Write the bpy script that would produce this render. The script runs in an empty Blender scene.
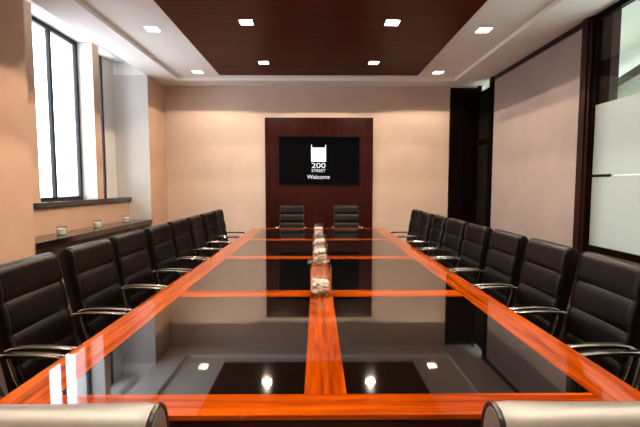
import bpy, bmesh, math, random
from mathutils import Vector, Matrix
random.seed(7)
S = bpy.context.scene
COL = S.collection
PI = math.pi

# ------------------------------------------------------------------ materials
def newmat(name):
    m = bpy.data.materials.new(name); m.use_nodes = True
    nt = m.node_tree
    return m, nt, nt.nodes['Principled BSDF'], nt.nodes['Material Output']

def setp(b, **k):
    for n, v in k.items():
        n = {'color': 'Base Color', 'rough': 'Roughness', 'metal': 'Metallic', 'ior': 'IOR', 'coat': 'Coat Weight',
             'coat_rough': 'Coat Roughness', 'spec': 'Specular IOR Level', 'coat_ior': 'Coat IOR',
             'sheen': 'Sheen Weight'}[n]
        b.inputs[n].default_value = (*v, 1) if isinstance(v, tuple) else v

def plain(name, color, rough=.6, var=.06, scale=6., bump=0., bscale=200., **k):
    """a painted / lacquered surface with a faint procedural mottling"""
    m, nt, b, out = newmat(name)
    setp(b, color=color, rough=rough, **k)
    tc = nt.nodes.new('ShaderNodeTexCoord')
    nz = nt.nodes.new('ShaderNodeTexNoise'); nz.inputs['Scale'].default_value = scale; nz.inputs['Detail'].default_value = 4
    nt.links.new(tc.outputs['Object'], nz.inputs['Vector'])
    cr = nt.nodes.new('ShaderNodeValToRGB')
    cr.color_ramp.elements[0].position = .3; cr.color_ramp.elements[1].position = .7
    cr.color_ramp.elements[0].color = (*[c * (1 - var) for c in color], 1)
    cr.color_ramp.elements[1].color = (*[min(1, c * (1 + var)) for c in color], 1)
    nt.links.new(nz.outputs['Fac'], cr.inputs['Fac'])
    nt.links.new(cr.outputs['Color'], b.inputs['Base Color'])
    if bump:
        n2 = nt.nodes.new('ShaderNodeTexNoise'); n2.inputs['Scale'].default_value = bscale; n2.inputs['Detail'].default_value = 3
        nt.links.new(tc.outputs['Object'], n2.inputs['Vector'])
        bp = nt.nodes.new('ShaderNodeBump'); bp.inputs['Strength'].default_value = bump; bp.inputs['Distance'].default_value = .002
        nt.links.new(n2.outputs['Fac'], bp.inputs['Height']); nt.links.new(bp.outputs['Normal'], b.inputs['Normal'])
    return m

def wood(name, dark, mid, light, axis='Y', rough=.2, grain=1., **k):
    m, nt, b, out = newmat(name)
    setp(b, rough=rough, **k)
    tc = nt.nodes.new('ShaderNodeTexCoord')
    mp = nt.nodes.new('ShaderNodeMapping')
    sc = {'X': (1.2, 22, 22), 'Y': (22, 1.2, 22), 'Z': (22, 22, 1.2)}[axis]
    mp.inputs['Scale'].default_value = tuple(s * grain for s in sc)
    nt.links.new(tc.outputs['Object'], mp.inputs['Vector'])
    n1 = nt.nodes.new('ShaderNodeTexNoise'); n1.inputs['Scale'].default_value = 1.; n1.inputs['Detail'].default_value = 6
    n1.inputs['Distortion'].default_value = .6
    nt.links.new(mp.outputs['Vector'], n1.inputs['Vector'])
    n2 = nt.nodes.new('ShaderNodeTexNoise'); n2.inputs['Scale'].default_value = 5.; n2.inputs['Detail'].default_value = 3
    nt.links.new(mp.outputs['Vector'], n2.inputs['Vector'])
    mx = nt.nodes.new('ShaderNodeMath'); mx.operation = 'MULTIPLY_ADD'; mx.inputs[1].default_value = .3
    nt.links.new(n2.outputs['Fac'], mx.inputs[0])
    mul = nt.nodes.new('ShaderNodeMath'); mul.operation = 'MULTIPLY'; mul.inputs[1].default_value = .75
    nt.links.new(n1.outputs['Fac'], mul.inputs[0]); nt.links.new(mul.outputs[0], mx.inputs[2])
    cr = nt.nodes.new('ShaderNodeValToRGB')
    e = cr.color_ramp.elements
    e[0].position = .36; e[0].color = (*dark, 1); e[1].position = .68; e[1].color = (*light, 1)
    x = e.new(.52); x.color = (*mid, 1)
    nt.links.new(mx.outputs[0], cr.inputs['Fac']); nt.links.new(cr.outputs['Color'], b.inputs['Base Color'])
    return m

def thin_glass(name, tint=(1, 1, 1), ior=1.5, extra=0.0):
    m, nt, b, out = newmat(name); nt.nodes.remove(b)
    tr = nt.nodes.new('ShaderNodeBsdfTransparent'); tr.inputs['Color'].default_value = (*tint, 1)
    gl = nt.nodes.new('ShaderNodeBsdfGlossy'); gl.inputs['Roughness'].default_value = .02
    lw = nt.nodes.new('ShaderNodeLayerWeight'); lw.inputs['Blend'].default_value = .5     # Schlick, the same from both sides
    pw5 = nt.nodes.new('ShaderNodeMath'); pw5.operation = 'POWER'; pw5.inputs[1].default_value = 5.
    nt.links.new(lw.outputs['Facing'], pw5.inputs[0])
    f0 = ((ior - 1) / (ior + 1)) ** 2 + extra
    ad = nt.nodes.new('ShaderNodeMath'); ad.operation = 'MULTIPLY_ADD'; ad.use_clamp = True; ad.inputs[1].default_value = 1 - f0; ad.inputs[2].default_value = f0
    nt.links.new(pw5.outputs[0], ad.inputs[0])
    mx = nt.nodes.new('ShaderNodeMixShader')
    nt.links.new(ad.outputs[0], mx.inputs['Fac']); nt.links.new(tr.outputs[0], mx.inputs[1]); nt.links.new(gl.outputs[0], mx.inputs[2])
    nt.links.new(mx.outputs[0], out.inputs['Surface'])
    return m

def emissive(name, color, strength):
    m, nt, b, out = newmat(name)
    setp(b, color=color, rough=.4)
    b.inputs['Emission Color'].default_value = (*color, 1); b.inputs['Emission Strength'].default_value = strength
    return m

BEIGE = (.60, .455, .375)
M = {}
M['wall'] = plain('beige wall covering', (.61, .465, .375), .75, .04, 3., bump=.15, bscale=350.)
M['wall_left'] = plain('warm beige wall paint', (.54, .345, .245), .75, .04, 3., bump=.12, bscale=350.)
M['wall_right'] = plain('mauve beige wall fabric', (.36, .285, .27), .8, .05, 2.5, bump=.25, bscale=420.)
M['white'] = plain('white ceiling paint', (.88, .865, .84), .8, .02, 2.)
M['pillar'] = plain('pale grey plaster', (.62, .585, .55), .8, .03, 3.)
M['carpet'] = plain('dark brown carpet', (.05, .035, .028), .95, .25, 40., bump=.8, bscale=260.)
M['ceilwood'] = wood('dark ceiling veneer', (.045, .0055, .0015), (.062, .0085, .0022), (.085, .013, .0035), 'X', rough=.42, grain=.35, spec=.06)
M['panelwood'] = wood('dark mahogany panel', (.018, .002, .0018), (.028, .0032, .0026), (.042, .005, .004), 'Z', rough=.32, grain=.6, spec=.18)
M['darkwood'] = wood('wenge trim', (.002, .001, .0007), (.0035, .0016, .001), (.006, .0026, .0018), 'Z', rough=.4, spec=.04)
M['postwood'] = wood('reddish brown post', (.010, .0025, .002), (.017, .004, .003), (.028, .007, .005), 'Z', rough=.35, spec=.25)
M['sillwood'] = wood('dark stained ledge', (.005, .003, .003), (.009, .005, .005), (.014, .008, .008), 'Y', rough=.1, ior=1.7)
TW = dict(rough=.5, spec=.0, coat=1., coat_rough=.03, coat_ior=1.5)
TD, TM, TL = (.18, .018, .0007), (.33, .049, .0013), (.47, .083, .0025)
M['tablewood'] = wood('cherry table wood', TD, TM, TL, 'Y', **TW)
M['tablewood_x'] = wood('cherry table wood crosswise', TD, TM, TL, 'X', **TW)
M['apron'] = wood('dark red table base', (.030, .004, .003), (.05, .007, .004), (.07, .011, .006), 'X', rough=.3)
M['inlay'] = plain('black glass inlay', (.0025, .0022, .002), .03, .0, 4., ior=2.6)
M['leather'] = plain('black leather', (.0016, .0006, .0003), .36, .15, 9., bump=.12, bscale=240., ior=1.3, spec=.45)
M['leather_highlit'] = plain('black leather with lamp highlight', (.022, .012, .008), .5, .15, 9., bump=.12, bscale=240., ior=2.6, spec=.7)  # lit copy of the black leather, lamp highlight put into colour and gloss
M['piping'] = plain('black leather piping', (.006, .004, .0035), .3, .1, 12.)
M['pad'] = plain('black arm pad', (.012, .009, .008), .25, .1, 12.)
M['plastic'] = plain('black nylon', (.012, .012, .012), .45, .05, 12.)
m, nt, b, o = newmat('polished steel'); setp(b, color=(.78, .74, .70), rough=.13, metal=1.); M['chrome'] = m
M['winframe'] = plain('charcoal window metal', (.010, .010, .012), .5, .05, 10., spec=.25)
M['winglass'] = thin_glass('window glass', (.98, .99, 1.), 1.45)
M['doorglass'] = thin_glass('clear partition glass', (.94, .97, .94), 1.5)
M['darkglass'] = plain('dark green glass', (.012, .012, .007), .12, .1, 2., ior=1.6)
M['vaseglass'] = thin_glass('clear vase glass', (.95, .97, .96), 1.5, .07)
M['stones'] = plain('white pebbles', (.85, .83, .80), .5, .08, 20.)
M['wax'] = plain('white wax', (.97, .96, .94), .45, .03, 20.)
M['bezel'] = plain('black television plastic', (.003, .003, .0035), .45, .02, 10., spec=.1)
M['screen'] = plain('black screen glass', (.001, .0015, .0025), .25, .0, 10., spec=.05)
M['glow_white'] = emissive('screen white', (.80, .90, 1.), .68)
M['glow_grey'] = emissive('screen grey', (.62, .74, .84), .50)
M['glow_text'] = emissive('screen lettering', (.72, .80, .92), .36)
M['lens'] = emissive('warm lamp lens', (1., .82, .58), 130.)
M['housing'] = plain('lamp reflector', (.35, .33, .30), .3, .02, 10.)
M['trimwhite'] = plain('white lamp trim', (.8, .79, .77), .5, .02, 10.)
M['corridorwhite'] = plain('corridor paint', (.60, .64, .56), .8, .02, 2.)
M['beam'] = wood('brown corridor beam', (.03, .013, .005), (.045, .02, .008), (.065, .03, .012), 'Y', rough=.5)
M['globe'] = emissive('fill globe glow', (1., 1., .93), 30.)  # for the added corridor fill lights
# frosted film: scatters the corridor light
m, nt, b, out = newmat('frosted film'); nt.nodes.remove(b)
tl = nt.nodes.new('ShaderNodeBsdfTranslucent'); tl.inputs['Color'].default_value = (.66, .66, .64, 1)
df = nt.nodes.new('ShaderNodeBsdfDiffuse'); df.inputs['Color'].default_value = (.50, .55, .55, 1)
gl = nt.nodes.new('ShaderNodeBsdfGlossy'); gl.inputs['Roughness'].default_value = .25
mx = nt.nodes.new('ShaderNodeMixShader'); mx.inputs['Fac'].default_value = .45
mx2 = nt.nodes.new('ShaderNodeMixShader'); mx2.inputs['Fac'].default_value = .06
nt.links.new(tl.outputs[0], mx.inputs[1]); nt.links.new(df.outputs[0], mx.inputs[2])
nt.links.new(mx.outputs[0], mx2.inputs[1]); nt.links.new(gl.outputs[0], mx2.inputs[2])
nt.links.new(mx2.outputs[0], out.inputs['Surface'])
M['frost'] = m

# ------------------------------------------------------------------ mesh helpers
class MB:
    def __init__(s): s.v = []; s.f = []; s.m = []; s.mats = []
    def mi(s, mat):
        mat = M[mat] if isinstance(mat, str) else mat
        if mat not in s.mats: s.mats.append(mat)
        return s.mats.index(mat)
    def face(s, pts, mat):
        n = len(s.v); s.v += [tuple(p) for p in pts]; s.f.append(tuple(range(n, n + len(pts)))); s.m.append(s.mi(mat))
    def box(s, a, b, mat, sides=None):
        """axis box from corner a to corner b; sides maps '+x','-y'... to another material or None (left open)"""
        x0, y0, z0 = a; x1, y1, z1 = b
        q = {'-x': [(x0, y1, z0), (x0, y0, z0), (x0, y0, z1), (x0, y1, z1)], '+x': [(x1, y0, z0), (x1, y1, z0), (x1, y1, z1), (x1, y0, z1)],
             '-y': [(x0, y0, z0), (x1, y0, z0), (x1, y0, z1), (x0, y0, z1)], '+y': [(x1, y1, z0), (x0, y1, z0), (x0, y1, z1), (x1, y1, z1)],
             '-z': [(x0, y1, z0), (x1, y1, z0), (x1, y0, z0), (x0, y0, z0)], '+z': [(x0, y0, z1), (x1, y0, z1), (x1, y1, z1), (x0, y1, z1)]}
        for k, p in q.items():
            mm = (sides or {}).get(k, mat)
            if mm is not None: s.face(p, mm)
        return s
    def loft(s, rings, mat, closed=True, caps=True):
        n0 = len(s.v); k = len(rings[0]); mi = s.mi(mat)
        for r in rings: s.v += [tuple(p) for p in r]
        for i in range(len(rings) - 1):
            for j in range(k if closed else k - 1):
                a = n0 + i * k + j; b2 = n0 + i * k + (j + 1) % k
                s.f.append((a, b2, b2 + k, a + k)); s.m.append(mi)
        if caps and closed:
            s.f.append(tuple(n0 + j for j in range(k))[::-1]); s.m.append(mi)
            e = n0 + (len(rings) - 1) * k
            s.f.append(tuple(e + j for j in range(k))); s.m.append(mi)
        return s
    def tube(s, pts, r, mat, n=8):
        pts = [Vector(p) for p in pts]; rings = []
        for i, p in enumerate(pts):
            t = (pts[min(i + 1, len(pts) - 1)] - pts[max(i - 1, 0)]).normalized()
            a = t.cross(Vector((1, 0, 0)));
            if a.length < .1: a = t.cross(Vector((0, 0, 1)))
            a.normalize(); b2 = t.cross(a)
            rr = r[i] if isinstance(r, (list, tuple)) else r
            rings.append([p + a * (rr * math.cos(2 * PI * j / n)) + b2 * (rr * math.sin(2 * PI * j / n)) for j in range(n)])
        return s.loft(rings, mat)
    def strap(s, pts, w, t, mat):
        """flat bar in the y-z plane, w across x (number or list), t thick"""
        pts = [Vector(p) for p in pts]; rings = []
        for i, p in enumerate(pts):
            d = (pts[min(i + 1, len(pts) - 1)] - pts[max(i - 1, 0)]).normalized()
            nrm = Vector((0, -d.z, d.y)).normalized()
            ww = (w[i] if isinstance(w, (list, tuple)) else w) / 2
            tt = (t[i] if isinstance(t, (list, tuple)) else t) / 2; e = min(tt * .8, ww * .5)
            X = Vector((1, 0, 0))
            rings.append([p + X * a + nrm * b2 for a, b2 in ((-ww + e, -tt), (ww - e, -tt), (ww, -tt + e), (ww, tt - e), (ww - e, tt), (-ww + e, tt), (-ww, tt - e), (-ww, -tt + e))])
        return s.loft(rings, mat)
    def build(s, name, parent=None, smooth=False, bevel=0., loc=None, merge=True):
        me = bpy.data.meshes.new(name)
        me.from_pydata(s.v, [], s.f)
        for mt in s.mats: me.materials.append(mt)
        for p, i in zip(me.polygons, s.m): p.material_index = i
        bm = bmesh.new(); bm.from_mesh(me)
        if merge: bmesh.ops.remove_doubles(bm, verts=bm.verts, dist=1e-5)
        bmesh.ops.recalc_face_normals(bm, faces=bm.faces)
        if bevel:
            bmesh.ops.bevel(bm, geom=[e for e in bm.edges if len(e.link_faces) == 2 and e.calc_face_angle(0) > .5], offset=bevel, segments=2, profile=.6, affect='EDGES')
        bm.to_mesh(me); bm.free()
        if smooth:
            for p in me.polygons: p.use_smooth = True
            try: me.set_sharp_from_angle(angle=math.radians(48))
            except Exception: pass
        o = bpy.data.objects.new(name, me); COL.objects.link(o)
        if parent: o.parent = parent
        if loc: o.location = loc
        return o

def BX(a, b, mat, **k): return MB().box(a, b, mat, **k)

def tag(o, label, cat, group=None):
    o['label'] = label; o['category'] = cat
    if group: o['group'] = group
    return o
def struct(o): o['kind'] = 'structure'; return o
def thing(name, label, cat, loc, rz=0., group=None):
    o = bpy.data.objects.new(name, None); o.empty_display_size = .1; COL.objects.link(o)
    o.location = loc; o.rotation_euler = (0, 0, rz)
    return tag(o, label, cat, group)
def copy_tree(o, parent=None):
    c = o.copy(); COL.objects.link(c)
    if parent: c.parent = parent; c.matrix_parent_inverse = o.matrix_parent_inverse.copy()
    for ch in list(o.children): copy_tree(ch, c)
    return c

# ------------------------------------------------------------------ room dimensions
XL, XR, YB, YN = -3.27, 3.49, 8.8, -1.6          # left wall, right wall, back wall, wall behind
ZS, ZT = 3.62, 3.68                              # soffit and tray heights
XA, ZA = -3.70, 3.95                             # alcove wall plane, alcove ceiling
XG = -3.95                                       # window glazing plane
Y0, Y1 = 4.64, 7.93                              # alcove from - to
PW = 5.14                                        # right: glazing reaches from the near end to here

# floor
struct(BX((-4.3, YN - .2, -.1), (7.2, YB + .2, 0), 'carpet').build('floor'))

# ceiling: tray with lamp holes, lowered soffit round it, hung timber panel
HS = .085
white_rows = [(-2.30, y) for y in (7.92, 5.79, .60)] + [(2.36, y) for y in (7.92, 5.79, .60)]
brown_rows = [(-.93, y) for y in (7.24, 5.485, 3.73, 1.975, .22)] + [(1.01, y) for y in (7.24, 5.485, 3.73, 1.975, .22)]
def holed(mb, x0, x1, y0, y1, z, holes, mat):
    hs = [h for h in holes if x0 < h[0] < x1 and y0 < h[1] < y1]
    xs = sorted({x0, x1} | {h[0] + s * HS for h in hs for s in (-1, 1)})
    ys = sorted({y0, y1} | {h[1] + s * HS for h in hs for s in (-1, 1)})
    for i in range(len(xs) - 1):
        for j in range(len(ys) - 1):
            cx, cy = (xs[i] + xs[i + 1]) / 2, (ys[j] + ys[j + 1]) / 2
            if any(abs(cx - h[0]) < HS and abs(cy - h[1]) < HS for h in hs): continue
            mb.face([(xs[i], ys[j], z), (xs[i], ys[j + 1], z), (xs[i + 1], ys[j + 1], z), (xs[i + 1], ys[j], z)], mat)
TX0, TX1, TY1, TY0 = -2.79, 2.83, 8.32, -1.2
ZP = 3.655                                       # underside of the timber panel
BXX0, BXX1, BY1, BY0 = -1.905, 2.0, 8.06, -.9
mb = MB()
holed(mb, TX0, BXX0, TY0, TY1, ZT, white_rows, 'white')
holed(mb, BXX1, TX1, TY0, TY1, ZT, white_rows, 'white')
mb.face([(BXX0, BY1, ZT), (BXX0, TY1, ZT), (BXX1, TY1, ZT), (BXX1, BY1, ZT)], 'white')
mb.face([(BXX0, TY0, ZT), (BXX0, BY0, ZT), (BXX1, BY0, ZT), (BXX1, TY0, ZT)], 'white')
# roof slab above keeps daylight out
mb.box((-4.3, YN - .2, 4.1), (XR + .15, YB + .2, 4.2), 'white')
ceil = struct(mb.build('ceiling'))
mb = MB()
for a, b in (((XL - .02, YN, ZS), (TX0, YB, ZS + .12)), ((TX1, YN, ZS), (XR + .1, YB, ZS + .12)), ((TX0, TY1, ZS), (TX1, YB, ZS + .12)), ((TX0, YN, ZS), (TX1, TY0, ZS + .12))):
    mb.box(a, b, 'white')
mb.box((-4.2, Y0 - .1, ZA), (XL, Y1 + .1, ZA + .1), 'white')         # alcove ceiling
mb.box((XL - .02, Y0, ZS + .12), (XL + .1, Y1, ZA + .1), 'white')
mb.build('soffit', ceil, merge=False)
mb = MB()
holed(mb, BXX0, BXX1, BY0, BY1, ZP, brown_rows, 'ceilwood')
for p in ([(BXX0, BY0), (BXX0, BY1)], [(BXX1, BY1), (BXX1, BY0)], [(BXX0, BY1), (BXX1, BY1)], [(BXX1, BY0), (BXX0, BY0)]):
    (a, b), (c, d) = p
    mb.face([(a, b, ZP), (c, d, ZP), (c, d, ZT), (a, b, ZT)], 'ceilwood')
mb.build('timber_panel', ceil)

# walls
struct(BX((XL - .1, YB, 0), (XR + .1, YB + .15, 4.1), 'wall').build('wall_back'))
struct(BX((-4.3, YN - .15, 0), (7.2, YN, 4.1), 'wall').build('wall_near'))
mb = MB()
mb.box((-4.2, YN, 0), (XL, Y0, 4.1), 'wall_left', sides={'+y': 'pillar'})
mb.box((-4.2, Y1, 0), (XL, YB, ZS), 'wall_left', sides={'-y': 'pillar'})
mb.box((-4.2, Y1, ZS), (XL, YB, 4.1), 'white')
WZ0, WZ1 = 1.265, 3.845
mb.box((-4.2, Y0, 0), (XA, Y1, 1.19), 'wall_left')                   # below the sill
mb.box((-4.2, Y0, WZ1), (XA, Y1, 4.1), 'white')                      # above the windows
W1 = (5.40, 6.80); W2 = (7.0, 7.56)
for a, b in ((Y0, W1[0]), (W1[1], W2[0])):
    mb.box((-4.2, a, 1.19), (XA, b, WZ1), 'wall_left', sides={'-y': 'pillar', '+y': 'pillar'})
mb.box((-4.2, W2[1], 1.19), (XG + .02, Y1, WZ1), 'pillar')
mb.box((-4.2, W1[0], 1.19), (XG - .05, W2[1], 1.268), 'wall_left')
struct(mb.build('wall_left', merge=False))
# windows
def window(idx, ya, yb, mull):
    w = .048
    fr = MB(); d0, d1 = XG - .045, XG + .006
    fr.box((d0, ya, WZ0), (d1, ya + w, WZ1), 'winframe'); fr.box((d0, yb - w, WZ0), (d1, yb, WZ1), 'winframe')
    fr.box((d0, ya + w, WZ1 - w * 1.3), (d1, yb - w, WZ1), 'winframe'); fr.box((d0, ya + w, WZ0), (d1, yb - w, WZ0 + w * 1.1), 'winframe')
    for y in mull: fr.box((d0, y - .028, WZ0 + w), (d1, y + .028, WZ1 - w), 'winframe')
    o = struct(fr.build('window_%d' % idx, merge=False))
    ys = [ya + w] + [q for y in mull for q in (y - .028, y + .028)] + [yb - w]
    for k in range(0, len(ys), 2):
        BX((XG - .012, ys[k], WZ0 + w), (XG - .006, ys[k + 1], WZ1 - w), 'winglass').build('pane', o)
    return o
window(1, *W1, (6.115,)); window(2, *W2, ())
tag(BX((XG, Y0 + .002, 1.192), (XA + .055, Y1 - .002, 1.264), 'sillwood').build('window_sill', bevel=.004), 'dark stained timber sill running under the tall windows', 'sill')
tag(BX((XA + .001, Y0 + .002, .745), (XL + .02, Y1 - .002, .822), 'sillwood').build('window_ledge', bevel=.005), 'dark timber ledge below the window sill carrying three candle glasses', 'ledge')

# right side: fabric wall, posts, glazed partition
mb = MB(); mb.box((XR, 5.34, 0), (XR + .14, 8.08, ZS), 'wall_right')
mb.box((XR, YN, 0), (XR + .14, .4, ZS), 'wall_right')
struct(mb.build('wall_right', merge=False))
mb = MB(); mb.box((XR - .03, PW, 0), (XR + .12, 5.335, ZS), 'postwood'); mb.box((XR - .05, 5.19, 0), (XR - .03, 5.29, ZS), 'postwood')
struct(mb.build('trim_1', merge=False, bevel=0))
struct(BX((XR - .04, 7.96, 0), (XR + .02, 8.09, ZS), 'darkwood').build('trim_2'))
struct(BX((XR - .02, 5.336, ZS - .075), (XR + .02, 7.959, ZS), 'postwood').build('trim_3'))
def partition(idx, ya, yb):
    fr = MB(); a, b = XR - .0, XR + .07; w = .05
    fr.box((a, ya, 0), (b, ya + w, ZS), 'darkwood'); fr.box((a, yb - w, 0), (b, yb, ZS), 'darkwood')
    fr.box((a, ya + w, ZS - .07), (b, yb - w, ZS), 'darkwood'); fr.box((a, ya + w, 0), (b, yb - w, .09), 'darkwood')
    fr.box((a, ya + w, .66), (b, yb - w, .735), 'darkwood')
    o = struct(fr.build('window_%d' % idx, merge=False))
    BX((XR + .03, ya + w, .735), (XR + .038, yb - w, ZS - .07), 'doorglass').build('pane', o)
    BX((XR + .024, ya + w, 1.617), (XR + .028, yb - w, 2.50), 'frost').build('frosted_film', o)
    BX((XR + .024, ya + w, .735), (XR + .028, yb - w, 1.612), 'frost').build('frosted_film', o)
    BX((XR + .012, yb - w - .33, 1.598), (XR + .0235, yb - w, 1.632), 'bezel').build('glass_clamp', o)
    BX((XR + .02, ya + w, .09), (XR + .05, yb - w, .66), 'darkwood').build('lower_panel', o)
    return o
partition(3, 2.80, PW); partition(4, .45, 2.76)
struct(BX((XR - .02, 2.76, 0), (XR + .1, 2.80, ZS), 'darkwood').build('trim_4'))
struct(BX((XR - .02, .40, 0), (XR + .1, .45, ZS), 'darkwood').build('trim_5'))
# corridor beyond the glass
mb = MB()
mb.box((XR + .14, YN, ZT), (7.2, YB, ZT + .1), 'corridorwhite')
struct(mb.build('ceiling_corridor'))
struct(BX((XR + .15, YN, .001), (6.59, YB - .01, .012), 'corridorwhite').build('floor_corridor'))
mb = MB(); X = 6.6
mb.box((X, YN, 0), (X + .15, YB, 1.0), 'corridorwhite'); mb.box((X, YN, 3.3), (X + .15, YB, ZT), 'corridorwhite')
y = YN
while y < YB - .1:
    mb.box((X, y, 1.0), (X + .15, y + .35, 3.3), 'corridorwhite'); y += 1.55
mb.box((X + .03, YN, 2.62), (X + .12, YB, 2.74), 'corridorwhite')
struct(mb.build('wall_corridor', merge=False))
mb = MB(); mb.box((XR + .14, YB, 0), (7.2, YB + .15, ZT), 'corridorwhite'); struct(mb.build('wall_corridor_end'))
tag(BX((3.60, 4.98, 0), (3.705, 5.32, ZT), 'postwood').build('corridor_column'), 'dark reddish brown column standing in the corridor behind the glass', 'column')
c = tag(BX((-.09, -3.2, 0), (.09, 2.0, .16), 'beam').build('corridor_beam'), 'brown timber beam crossing the corridor beyond the clear glass', 'beam')
c.location = (5.0, 5.6, 3.3); c.rotation_euler = (0, 0, -math.radians(19))

# dark flush door in the back wall and glazing beside it on the right wall
o = struct(BX((2.895, YB - .05, 0), (XR - .001, YB - .0005, 3.585), 'darkwood').build('door_1'))
BX((2.935, YB - .058, .04), (3.19, YB - .0505, 3.545), 'darkwood').build('leaf', o)
BX((3.196, YB - .058, .04), (XR - .04, YB - .0505, 3.545), 'darkwood').build('leaf', o)
mb = MB(); a, b = XR - .02, XR + .06
mb.box((a, 8.09, 0), (b, 8.15, ZS), 'darkwood'); mb.box((a, 8.70, 0), (b, 8.749, ZS), 'darkwood')
for z0, z1 in ((0, .1), (2.36, 2.45), (3.40, 3.46)): mb.box((a, 8.15, z0), (b, 8.70, z1), 'darkwood')
o = struct(mb.build('window_5', merge=False))
BX((XR + .01, 8.15, .1), (XR + .03, 8.70, 2.36), 'darkglass').build('tinted_pane', o)
BX((XR + .01, 8.15, 2.45), (XR + .03, 8.70, 3.40), 'darkglass').build('tinted_pane', o)
BX((XR + .016, 8.15, 3.46), (XR + .022, 8.70, ZS), 'doorglass').build('pane', o)

# wall panel with the television
tag(BX((-1.114, YB - .06, .0), (1.228, YB - .001, 2.95), 'panelwood').build('wall_panel', bevel=.004), 'tall dark mahogany panel on the far wall behind the television', 'panel')
TVX, TVZ, TVY = .059, 2.025, YB - .061
tv = thing('television', 'large black flat television showing a white welcome logo', 'television', (TVX, TVY, TVZ - .52))
hw, hh = .875, .52
fr = MB(); fr.box((-hw, -.045, 0), (hw, 0, 2 * hh), 'bezel'); fr.build('casing', tv, bevel=.004)
scr = BX((-hw + .015, -.050, .018), (hw - .015, -.0452, 2 * hh - .015), 'screen').build('screen', tv)
def onscreen(name, quads, mat):
    mb = MB()
    for x0, z0, x1, z1 in quads: mb.box((x0, -.0525, z0), (x1, -.0505, z1), mat)
    return mb.build(name, scr, merge=False)
onscreen('logo_block', [(-.172, .497, .146, .795), (-.172, .795, -.156, .858), (.130, .795, .146, .858)], 'glow_white')
mbq = MB()
for x0, z0, x1, z1 in ((-.160, .715, .135, .724), (-.150, .56, .00, .700), (.03, .52, .040, .715)): mbq.box((x0, -.0535, z0), (x1, -.0526, z1), 'glow_grey')
mbq.build('logo_tint', scr, merge=False)
def text(name, body, size, x, z, width):
    cu = bpy.data.curves.new('lettering', 'FONT'); cu.body = body; cu.size = size; cu.align_x = 'CENTER'; cu.extrude = .0008
    tmp = bpy.data.objects.new('lettering', cu); COL.objects.link(tmp)
    bpy.context.view_layer.update()
    me = bpy.data.meshes.new_from_object(tmp.evaluated_get(bpy.context.evaluated_depsgraph_get()))
    bpy.data.objects.remove(tmp); bpy.data.curves.remove(cu)
    w = max(v.co.x for v in me.vertices) - min(v.co.x for v in me.vertices)
    for v in me.vertices: v.co.x *= width / w
    me.materials.clear(); me.materials.append(M['glow_text'])
    o = bpy.data.objects.new(name, me); COL.objects.link(o); o.parent = scr
    o.location = (x, -.0515, z); o.rotation_euler = (PI / 2, 0, 0)
text('number_text', '200', .155, -.015, .363, .30)
text('small_text', 'STREET', .085, -.015, .275, .30)
text('welcome_text', 'Welcome', .125, -.015, .128, .49)

# ------------------------------------------------------------------ downlights
LP_W, LP_B = 48., 84.
def downlight(z, depth, trim):
    t = thing('downlight', '', 'ceiling light', (0, 0, z))
    mb = MB(); a, e = HS, HS + .012
    # housing: four sides and a top above the ceiling, thin flange below
    mb.face([(-a, -a, 0), (a, -a, 0), (a, -a, depth), (-a, -a, depth)], 'housing'); mb.face([(-a, a, 0), (a, a, 0), (a, a, depth), (-a, a, depth)], 'housing')
    mb.face([(-a, -a, 0), (-a, a, 0), (-a, a, depth), (-a, -a, depth)], 'housing'); mb.face([(a, -a, 0), (a, a, 0), (a, a, depth), (a, -a, depth)], 'housing')
    mb.face([(-a, -a, depth), (a, -a, depth), (a, a, depth), (-a, a, depth)], 'housing')
    mb.build('housing', t)
    mb = MB()
    for p, q in (((-e, -e), (e, -a)), ((-e, a), (e, e)), ((-e, -a), (-a, a)), ((a, -a), (e, a))):
        mb.box((p[0], p[1], -.004), (q[0], q[1], -.0003), trim)
    mb.build('trim_ring', t, merge=False)
    BX((-a * .86, -a * .86, depth - .008), (a * .86, a * .86, depth - .004), 'lens').build('lens', t)
    return t
def lamp(t, power, color, z):
    l = bpy.data.lights.new('bulb', 'POINT'); l.shadow_soft_size = .002; l.energy = power; l.color = color
    o = bpy.data.objects.new('bulb', l); COL.objects.link(o); o.parent = t; o.location = (0, 0, z)
    return o
def brighten(t, k):
    for c in t.children:
        if c.type == 'LIGHT': c.data = c.data.copy(); c.data.energy *= k
DEP = .070
WC, BC = (1., .83, .66), (1., .80, .60)
side = {True: 'window side', False: 'right side'}
far_w = ['nearest the far wall', 'second from the far wall', 'third from the far wall', 'fourth from the far wall', 'fifth from the far wall']
pw = downlight(ZT, DEP, 'trimwhite'); lamp(pw, LP_W, WC, DEP - .012)
for i, (x, y) in enumerate(white_rows):
    o = pw if i == 0 else copy_tree(pw)
    o.location = (x, y, ZT); o['group'] = 'downlights in the white ceiling'
    if i % 3 == 2: brighten(o, 1.7)
    o['label'] = 'square downlight in the white ceiling, %s, %s' % (side[x < 0], far_w[i % 3])
pb = downlight(ZP, .052, 'postwood'); lamp(pb, LP_B, BC, .0305)
for i, (x, y) in enumerate(brown_rows):
    o = pb if i == 0 else copy_tree(pb)
    o.location = (x, y, ZP); o['group'] = 'downlights in the brown ceiling panel'
    if i % 5 == 4: brighten(o, 1.7)
    o['label'] = 'square downlight in the brown ceiling panel, %s row, %s' % ('left' if x < 0 else 'right', far_w[i % 5])

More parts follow.
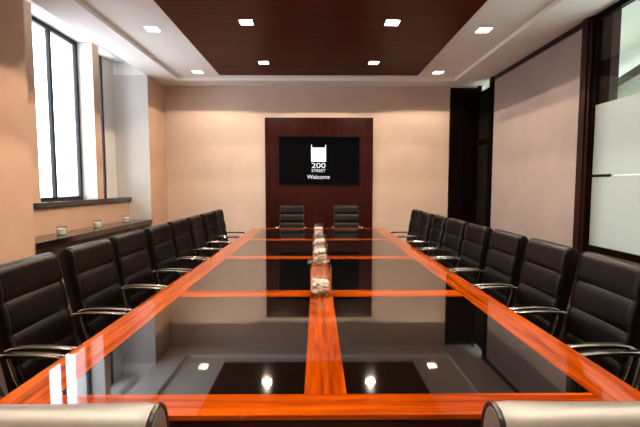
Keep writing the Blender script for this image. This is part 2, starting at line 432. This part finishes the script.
# ------------------------------------------------------------------ table
TA, TB, TC, TE = -1.11, 1.175, 1.257, 6.96
TZ = .75
tcx = .0325
t = thing('conference_table', 'long cherry wood conference table with black glass inlays', 'table', (tcx, 4.1, 0))
def tl(a): return (a[0] - tcx, a[1] - 4.1, a[2])
def tb(name, a, b, mat, par=t, **k): return BX(tl(a), tl(b), mat).build(name, par, **k)
BW, CW = .182, .152
ys = [(TC + .132, 2.648), (2.812, 4.03), (4.195, 5.40), (5.565, TE - .132)]
xs = [(TA + BW, .032 - CW / 2), (.032 + CW / 2, TB - BW)]
mb = MB()
def slab(x0, y0, x1, y1, mat): mb.box(tl((x0, y0, .733)), tl((x1, y1, TZ)), mat)
slab(TA, TC, TA + BW, TE, 'tablewood'); slab(TB - BW, TC, TB, TE, 'tablewood')
slab(xs[0][1], TC + .132, xs[1][0], TE - .132, 'tablewood')
slab(TA + BW, TC, TB - BW, TC + .132, 'tablewood_x'); slab(TA + BW, TE - .132, TB - BW, TE, 'tablewood_x')
for (a, b), (c, d) in zip(ys[:-1], ys[1:]):
    for x0, x1 in xs: slab(x0, b, x1, c, 'tablewood_x')
mb.build('wood_frame', t, merge=False)
for x0, x1 in xs:
    for y0, y1 in ys:
        tb('glass_inlay', (x0 + .0008, y0 + .0008, .735), (x1 - .0008, y1 - .0008, TZ - .0004), 'inlay')
tb('subframe', (TA + .19, TC + .03, .715), (TB - .19, TE - .03, .733), 'plastic')
tb('end_panel', (-.93, TC + .022, .0), (1.0, TC + .052, .7145), 'apron')
tb('end_panel', (-.93, TE - .052, .0), (1.0, TE - .022, .7145), 'apron')
for y in (2.73, 4.11, 5.48):
    tb('pedestal', (-.32, y - .14, 0), (.38, y + .14, .7145), 'apron', bevel=.006)

# ------------------------------------------------------------------ chairs (face +Y, origin on the floor)
def make_chair():
    r = thing('conference_chair', '', 'chair', (0, 0, 0))
    # backrest: a closed outline swept across the width
    SE = [.44, .60, .757, .922, 1.085]
    def y0(z): return -.195 - .105 * ((z - .44) / .61)
    front = []
    for a, b in zip(SE[:-1], SE[1:]):
        last = b == SE[-1]
        for k in range(0, 9):
            u = k / 8
            if last and u > .78: break
            z = a + (b - a) * u
            bul = .010 * (max(0., math.sin(PI * min(u, .5 if last else 1.))) ** .35)
            if not (a == SE[0] and k == 0) and k == 0: continue
            if k == 8: bul = -.003
            front.append((y0(z) + .034 + bul, z))
    zt = front[-1][1]; yf = front[-1][0]; yb2 = y0(zt) - .052
    cy, ry = (yf + yb2) / 2, (yf - yb2) / 2
    top = [(cy + ry * math.cos(PI * k / 10), zt + (1.10 - zt) * math.sin(PI * k / 10)) for k in range(1, 10)]
    back = [(y0(z) - .052 + .012 * math.cos(PI * (z - .44) / .7), z) for z in (zt, .98, .90, .82, .74, .66, .58, .50, .44)]
    prof = front + top + back
    pc = (sum(p[0] for p in prof) / len(prof), 0)
    rings = []
    for x, sh in ((-.24, .016), (-.236, .008), (-.226, .002), (-.205, 0), (-.12, 0), (0, 0), (.12, 0), (.205, 0), (.226, .002), (.236, .008), (.24, .016)):
        ring = []
        for (y, z) in prof:
            c0 = y0(z) - .006
            d = y - c0; L = abs(d) + 1e-6
            ny = c0 + d * max(.3, (L - sh) / L)
            nz = z - sh * (1 if z > 1.05 else 0) * .8
            # cushion a little hollow across
            hollow = .008 * (1 - (x / .24) ** 2) if d > 0 else 0
            ring.append((x, ny - hollow, nz))
        rings.append(ring)
    bk = MB().loft(rings, 'leather').build('backrest', r, smooth=True)
    for sx in (-1, 1):
        pts = [(sx * .233, y0(z) - .006 + (y - y0(z) + .006) * .93, z - (.006 if z > 1.05 else 0)) for (y, z) in prof]
        MB().tube(pts, .0055, 'piping', 6).build('piping', bk, smooth=True)
    # seat cushion
    rings = []
    for x, s in ((-.235, .62), (-.228, .85), (-.21, .97), (-.1, 1.), (.1, 1.), (.21, .97), (.228, .85), (.235, .62)):
        ring = []
        for k in range(24):
            a = 2 * PI * k / 24
            ca, sa = math.cos(a), math.sin(a)
            ex = lambda v, p: math.copysign(abs(v) ** p, v)
            ring.append((x, -.005 + .222 * ex(ca, .42), .437 + .045 * s * ex(sa, .6) + (.012 * (1 - (x / .24) ** 2) if sa > 0 else 0)))
        rings.append(ring)
    MB().loft(rings, 'leather').build('seat', r, smooth=True)
    BX((-.17, -.16, .375), (.17, .15, .392), 'plastic').build('seat_plate', r, bevel=.004)
    # arms: polished flat bar with a slim pad, rear upright curving down
    for sx in (-1, 1):
        x = sx * .262
        arch = [(x, -.225, .696), (x, -.19, .712), (x, -.12, .718), (x, 0, .716), (x, .10, .709), (x, .15, .697), (x, .178, .670), (x, .185, .63), (x, .178, .56), (x, .155, .48), (x, .135, .43)]
        mb = MB().strap(arch, [.034] + [.042] * 7 + [.032, .03, .028], .010, 'chrome')
        up = [(x, -.212, .694), (x, -.205, .64), (x, -.185, .56), (x, -.15, .48), (x, -.115, .425)]
        mb.strap(up, [.036, .034, .028, .024, .024], .009, 'chrome')
        xi = sx * .225
        mb.box((min(xi, x) - .005, -.125, .405), (max(xi, x) + .005, .145, .425), 'chrome')
        mb.tube([(x - sx * .018, -.222, .690), (x + sx * .018, -.222, .690)], .013, 'chrome', 10)
        arm = mb.build('armrest', r, smooth=True, merge=False)
        MB().strap([(x, -.185, .7010), (x, -.12, .7065), (x, 0, .7045), (x, .09, .6985), (x, .135, .690)], .032, .012, 'pad').build('arm_pad', arm, smooth=True)
        # joint to the backrest
        MB().tube([(sx * .225, -.232, .690), (x - sx * .015, -.222, .690)], .010, 'chrome', 8).build('bracket', r, smooth=True)
    MB().tube([(0, 0, .10), (0, 0, .24), (0, 0, .2401), (0, 0, .376)], [.03, .03, .018, .018], 'chrome', 12).build('column', r, smooth=True)
    mb = MB()
    for k in range(5):
        a = 2 * PI * k / 5 - PI / 2; dx, dy = math.cos(a), math.sin(a)
        mb.tube([(0, 0, .115), (.12 * dx, .12 * dy, .105), (.265 * dx, .265 * dy, .078)], [.026, .022, .015], 'chrome', 8)
    mb.build('star_base', r, smooth=True, merge=False)
    for k in range(5):
        a = 2 * PI * k / 5 - PI / 2; dx, dy = math.cos(a), math.sin(a)
        MB().tube([(.265 * dx - .014 * dy, .265 * dy + .014 * dx, .032), (.265 * dx + .014 * dy, .265 * dy - .014 * dx, .032)], .032, 'plastic', 14).build('caster', r, smooth=True)
    return r
proto = make_chair(); used = [False]
ordw = ['first', 'second', 'third', 'fourth', 'fifth', 'sixth', 'seventh', 'eighth', 'ninth']
def chair(x, y, rz, label, group):
    o = proto if not used[0] else copy_tree(proto); used[0] = True
    o.location = (x, y, 0); o.rotation_euler = (0, 0, rz); o['label'] = label; o['group'] = group
    return o
for n in range(9):
    y = 2.165 + .607 * (7 - n)
    j = lambda s: random.uniform(-s, s)
    where = {0: 'nearest the television wall', 8: 'farthest from the television wall'}.get(n, '%s from the television wall' % ordw[n])
    chair(1.335 + j(.012), y + j(.01), PI / 2 + j(.03), 'black leather chair, right row along the table, ' + where, 'chairs along the right of the table')
    chair(-1.29 + j(.012), y + j(.01), -PI / 2 + j(.03), 'black leather chair, window side row, ' + where, 'chairs along the left of the table')
far_ends = [chair(-.487, 7.70, PI, 'black leather chair at the far table end, left of the pair under the television', 'chairs at the far end of the table'),
            chair(.592, 7.70, PI, 'black leather chair at the far table end, right of the pair under the television', 'chairs at the far end of the table')]
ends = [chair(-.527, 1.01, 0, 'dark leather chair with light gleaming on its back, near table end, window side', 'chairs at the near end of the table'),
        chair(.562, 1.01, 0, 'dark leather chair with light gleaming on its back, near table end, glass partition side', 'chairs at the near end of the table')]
for o in ends:                                   # near chair backs: leather lightened and glossed to imitate the lamp highlight
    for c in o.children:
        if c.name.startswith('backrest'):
            c.data = c.data.copy(); c.data.materials[0] = M['leather_highlit']

# ------------------------------------------------------------------ vases on the table, candle glasses on the ledge
def glass_box(mb, w, h, t, mat):
    a, b = w / 2, w / 2 - t
    rings = [[(sx * q, sy * q, z) for sx, sy in ((-1, -1), (1, -1), (1, 1), (-1, 1))] for q, z in ((a, 0), (a, h), (b, h), (b, t * 2))]
    mb.loft(rings, mat)
    return mb
def pebbles(w, h, seed, n=70, r=.016):
    rnd = random.Random(seed); bm = bmesh.new()
    for k in range(n):
        s = rnd.uniform(.7, 1.25) * r
        mat = Matrix.Translation((rnd.uniform(-1, 1) * (w / 2 - r * 1.5), rnd.uniform(-1, 1) * (w / 2 - r * 1.5), .009 + r + rnd.random() * (h - r))) @ Matrix.Rotation(rnd.uniform(0, 3), 4, 'Z') @ Matrix.Diagonal((s * 1.2, s, s * .8, 1))
        bmesh.ops.create_icosphere(bm, subdivisions=2, radius=1, matrix=mat)
    me = bpy.data.meshes.new('pebble_filling'); bm.to_mesh(me); bm.free(); me.materials.append(M['stones'])
    for p in me.polygons: p.use_smooth = True
    return me
VW = .142
def vase(y, h, fill, label, seed):
    t = thing('glass_vase', label, 'vase', (.030, y, TZ), 0, 'glass vases along the table centre')
    glass_box(MB(), VW, h, .004, 'vaseglass').build('glass_body', t)
    o = bpy.data.objects.new('pebble_filling', pebbles(VW, fill, seed, int(900 * fill))); COL.objects.link(o); o.parent = t; o['kind'] = 'stuff'
vase(2.70, .20, .085, 'square glass vase with white pebbles on the table, nearest the viewer', 1)
vase(3.74, .20, .13, 'square glass vase of white pebbles, second from the viewer on the table', 2)
vase(4.42, .20, .13, 'square glass vase of white pebbles, third from the viewer on the table', 3)
vase(5.70, .20, .13, 'square glass vase of white pebbles, farthest from the viewer on the table', 4)
for y, lab in ((5.45, 'small glass holder with a white candle on the window ledge, leftmost of three'), (6.34, 'small glass holder with a white candle on the window ledge, middle of three'), (7.30, 'small glass holder with a white candle on the window ledge, rightmost of three')):
    t = thing('candle_holder', lab, 'candle', (-3.47, y, .822), .2, 'candle glasses on the window ledge')
    n = 20
    ring = lambda r, z: [(r * math.cos(2 * PI * k / n), r * math.sin(2 * PI * k / n), z) for k in range(n)]
    MB().loft([ring(.056, 0), ring(.064, .05), ring(.062, .125), ring(.058, .125), ring(.060, .05), ring(.052, .008)], 'vaseglass').build('glass_cup', t, smooth=True)
    c = MB().loft([ring(.050, .009), ring(.052, .03), ring(.052, .082), ring(.044, .088)], 'wax').build('candle', t, smooth=True)
    MB().tube([(0, 0, .086), (.001, 0, .102)], .0015, 'plastic', 6).build('wick', c)

# ------------------------------------------------------------------ light
w = bpy.data.worlds.new('overcast sky'); S.world = w; w.use_nodes = True
bg = w.node_tree.nodes['Background']
sky = w.node_tree.nodes.new('ShaderNodeTexGradient')
tcw = w.node_tree.nodes.new('ShaderNodeTexCoord'); sep = w.node_tree.nodes.new('ShaderNodeSeparateXYZ')
rampw = w.node_tree.nodes.new('ShaderNodeValToRGB')
rampw.color_ramp.elements[0].position = .35; rampw.color_ramp.elements[0].color = (.70, .73, .78, 1)
rampw.color_ramp.elements[1].position = .62; rampw.color_ramp.elements[1].color = (.78, .89, 1., 1)
mapz = w.node_tree.nodes.new('ShaderNodeMath'); mapz.operation = 'MULTIPLY_ADD'; mapz.inputs[1].default_value = .5; mapz.inputs[2].default_value = .5
L = w.node_tree.links
L.new(tcw.outputs['Generated'], sep.inputs[0]); L.new(sep.outputs['Z'], mapz.inputs[0]); L.new(mapz.outputs[0], rampw.inputs['Fac']); L.new(rampw.outputs['Color'], bg.inputs['Color'])
w.node_tree.nodes.remove(sky)
bg.inputs['Strength'].default_value = 9.
def portal(loc, rot, sx, sy):
    l = bpy.data.lights.new('window portal', 'AREA'); l.shape = 'RECTANGLE'; l.size = sx; l.size_y = sy; l.cycles.is_portal = True
    o = bpy.data.objects.new('window_portal', l); COL.objects.link(o); o.location = loc; o.rotation_euler = rot
portal((XG - .08, sum(W1) / 2, (WZ0 + WZ1) / 2), (0, -PI / 2, 0), WZ1 - WZ0, W1[1] - W1[0])
portal((XG - .08, sum(W2) / 2, (WZ0 + WZ1) / 2), (0, -PI / 2, 0), WZ1 - WZ0, W2[1] - W2[0])
# unseen fill globes, added to brighten the corridor ceiling and frosted film
for k, y in enumerate((.8, 3.2, 5.6)):
    t = thing('corridor_fill_globe', 'added fill globe in the corridor behind the frosted glass, %s from the near end' % ordw[k], 'fill light', (5.0, y, 2.1), 0, 'added fill globes in the corridor')
    ring = lambda a: [(.15 * math.cos(a) * math.cos(2 * PI * q / 24), .15 * math.cos(a) * math.sin(2 * PI * q / 24), .15 * math.sin(a)) for q in range(24)]
    MB().loft([ring(-PI / 2 * .98 + PI * .98 * q / 14) for q in range(15)], 'globe').build('globe', t, smooth=True)
    MB().tube([(0, 0, .148), (0, 0, ZT - 2.1)], .008, 'chrome').build('rod', t)

# ------------------------------------------------------------------ camera
F = 400.
pitch = math.atan(28.5 / F); yaw = math.atan(3.5 / F)
fw = Vector((math.sin(yaw) * math.cos(pitch), math.cos(yaw) * math.cos(pitch), -math.sin(pitch)))
rt = Vector((math.cos(yaw), -math.sin(yaw), 0)); upv = rt.cross(fw)
cam = bpy.data.cameras.new('camera'); cam.sensor_width = 36.; cam.lens = 36. * F / 640.
co = bpy.data.objects.new('camera', cam); COL.objects.link(co)
R = Matrix((rt, upv, -fw)).transposed().to_4x4()
co.matrix_world = Matrix.Translation((0, 0, 1.5)) @ R
cam.clip_start = .02
S.camera = co
S.view_settings.view_transform = 'Standard'; S.view_settings.look = 'None'
S.view_settings.exposure = .25; S.view_settings.gamma = 1.; S.view_settings.use_curve_mapping = False
S.cycles.max_bounces = 10; S.cycles.transparent_max_bounces = 16
S.cycles.caustics_reflective = False; S.cycles.caustics_refractive = False
S.cycles.sample_clamp_indirect = 6.
S.cycles.use_denoising = True
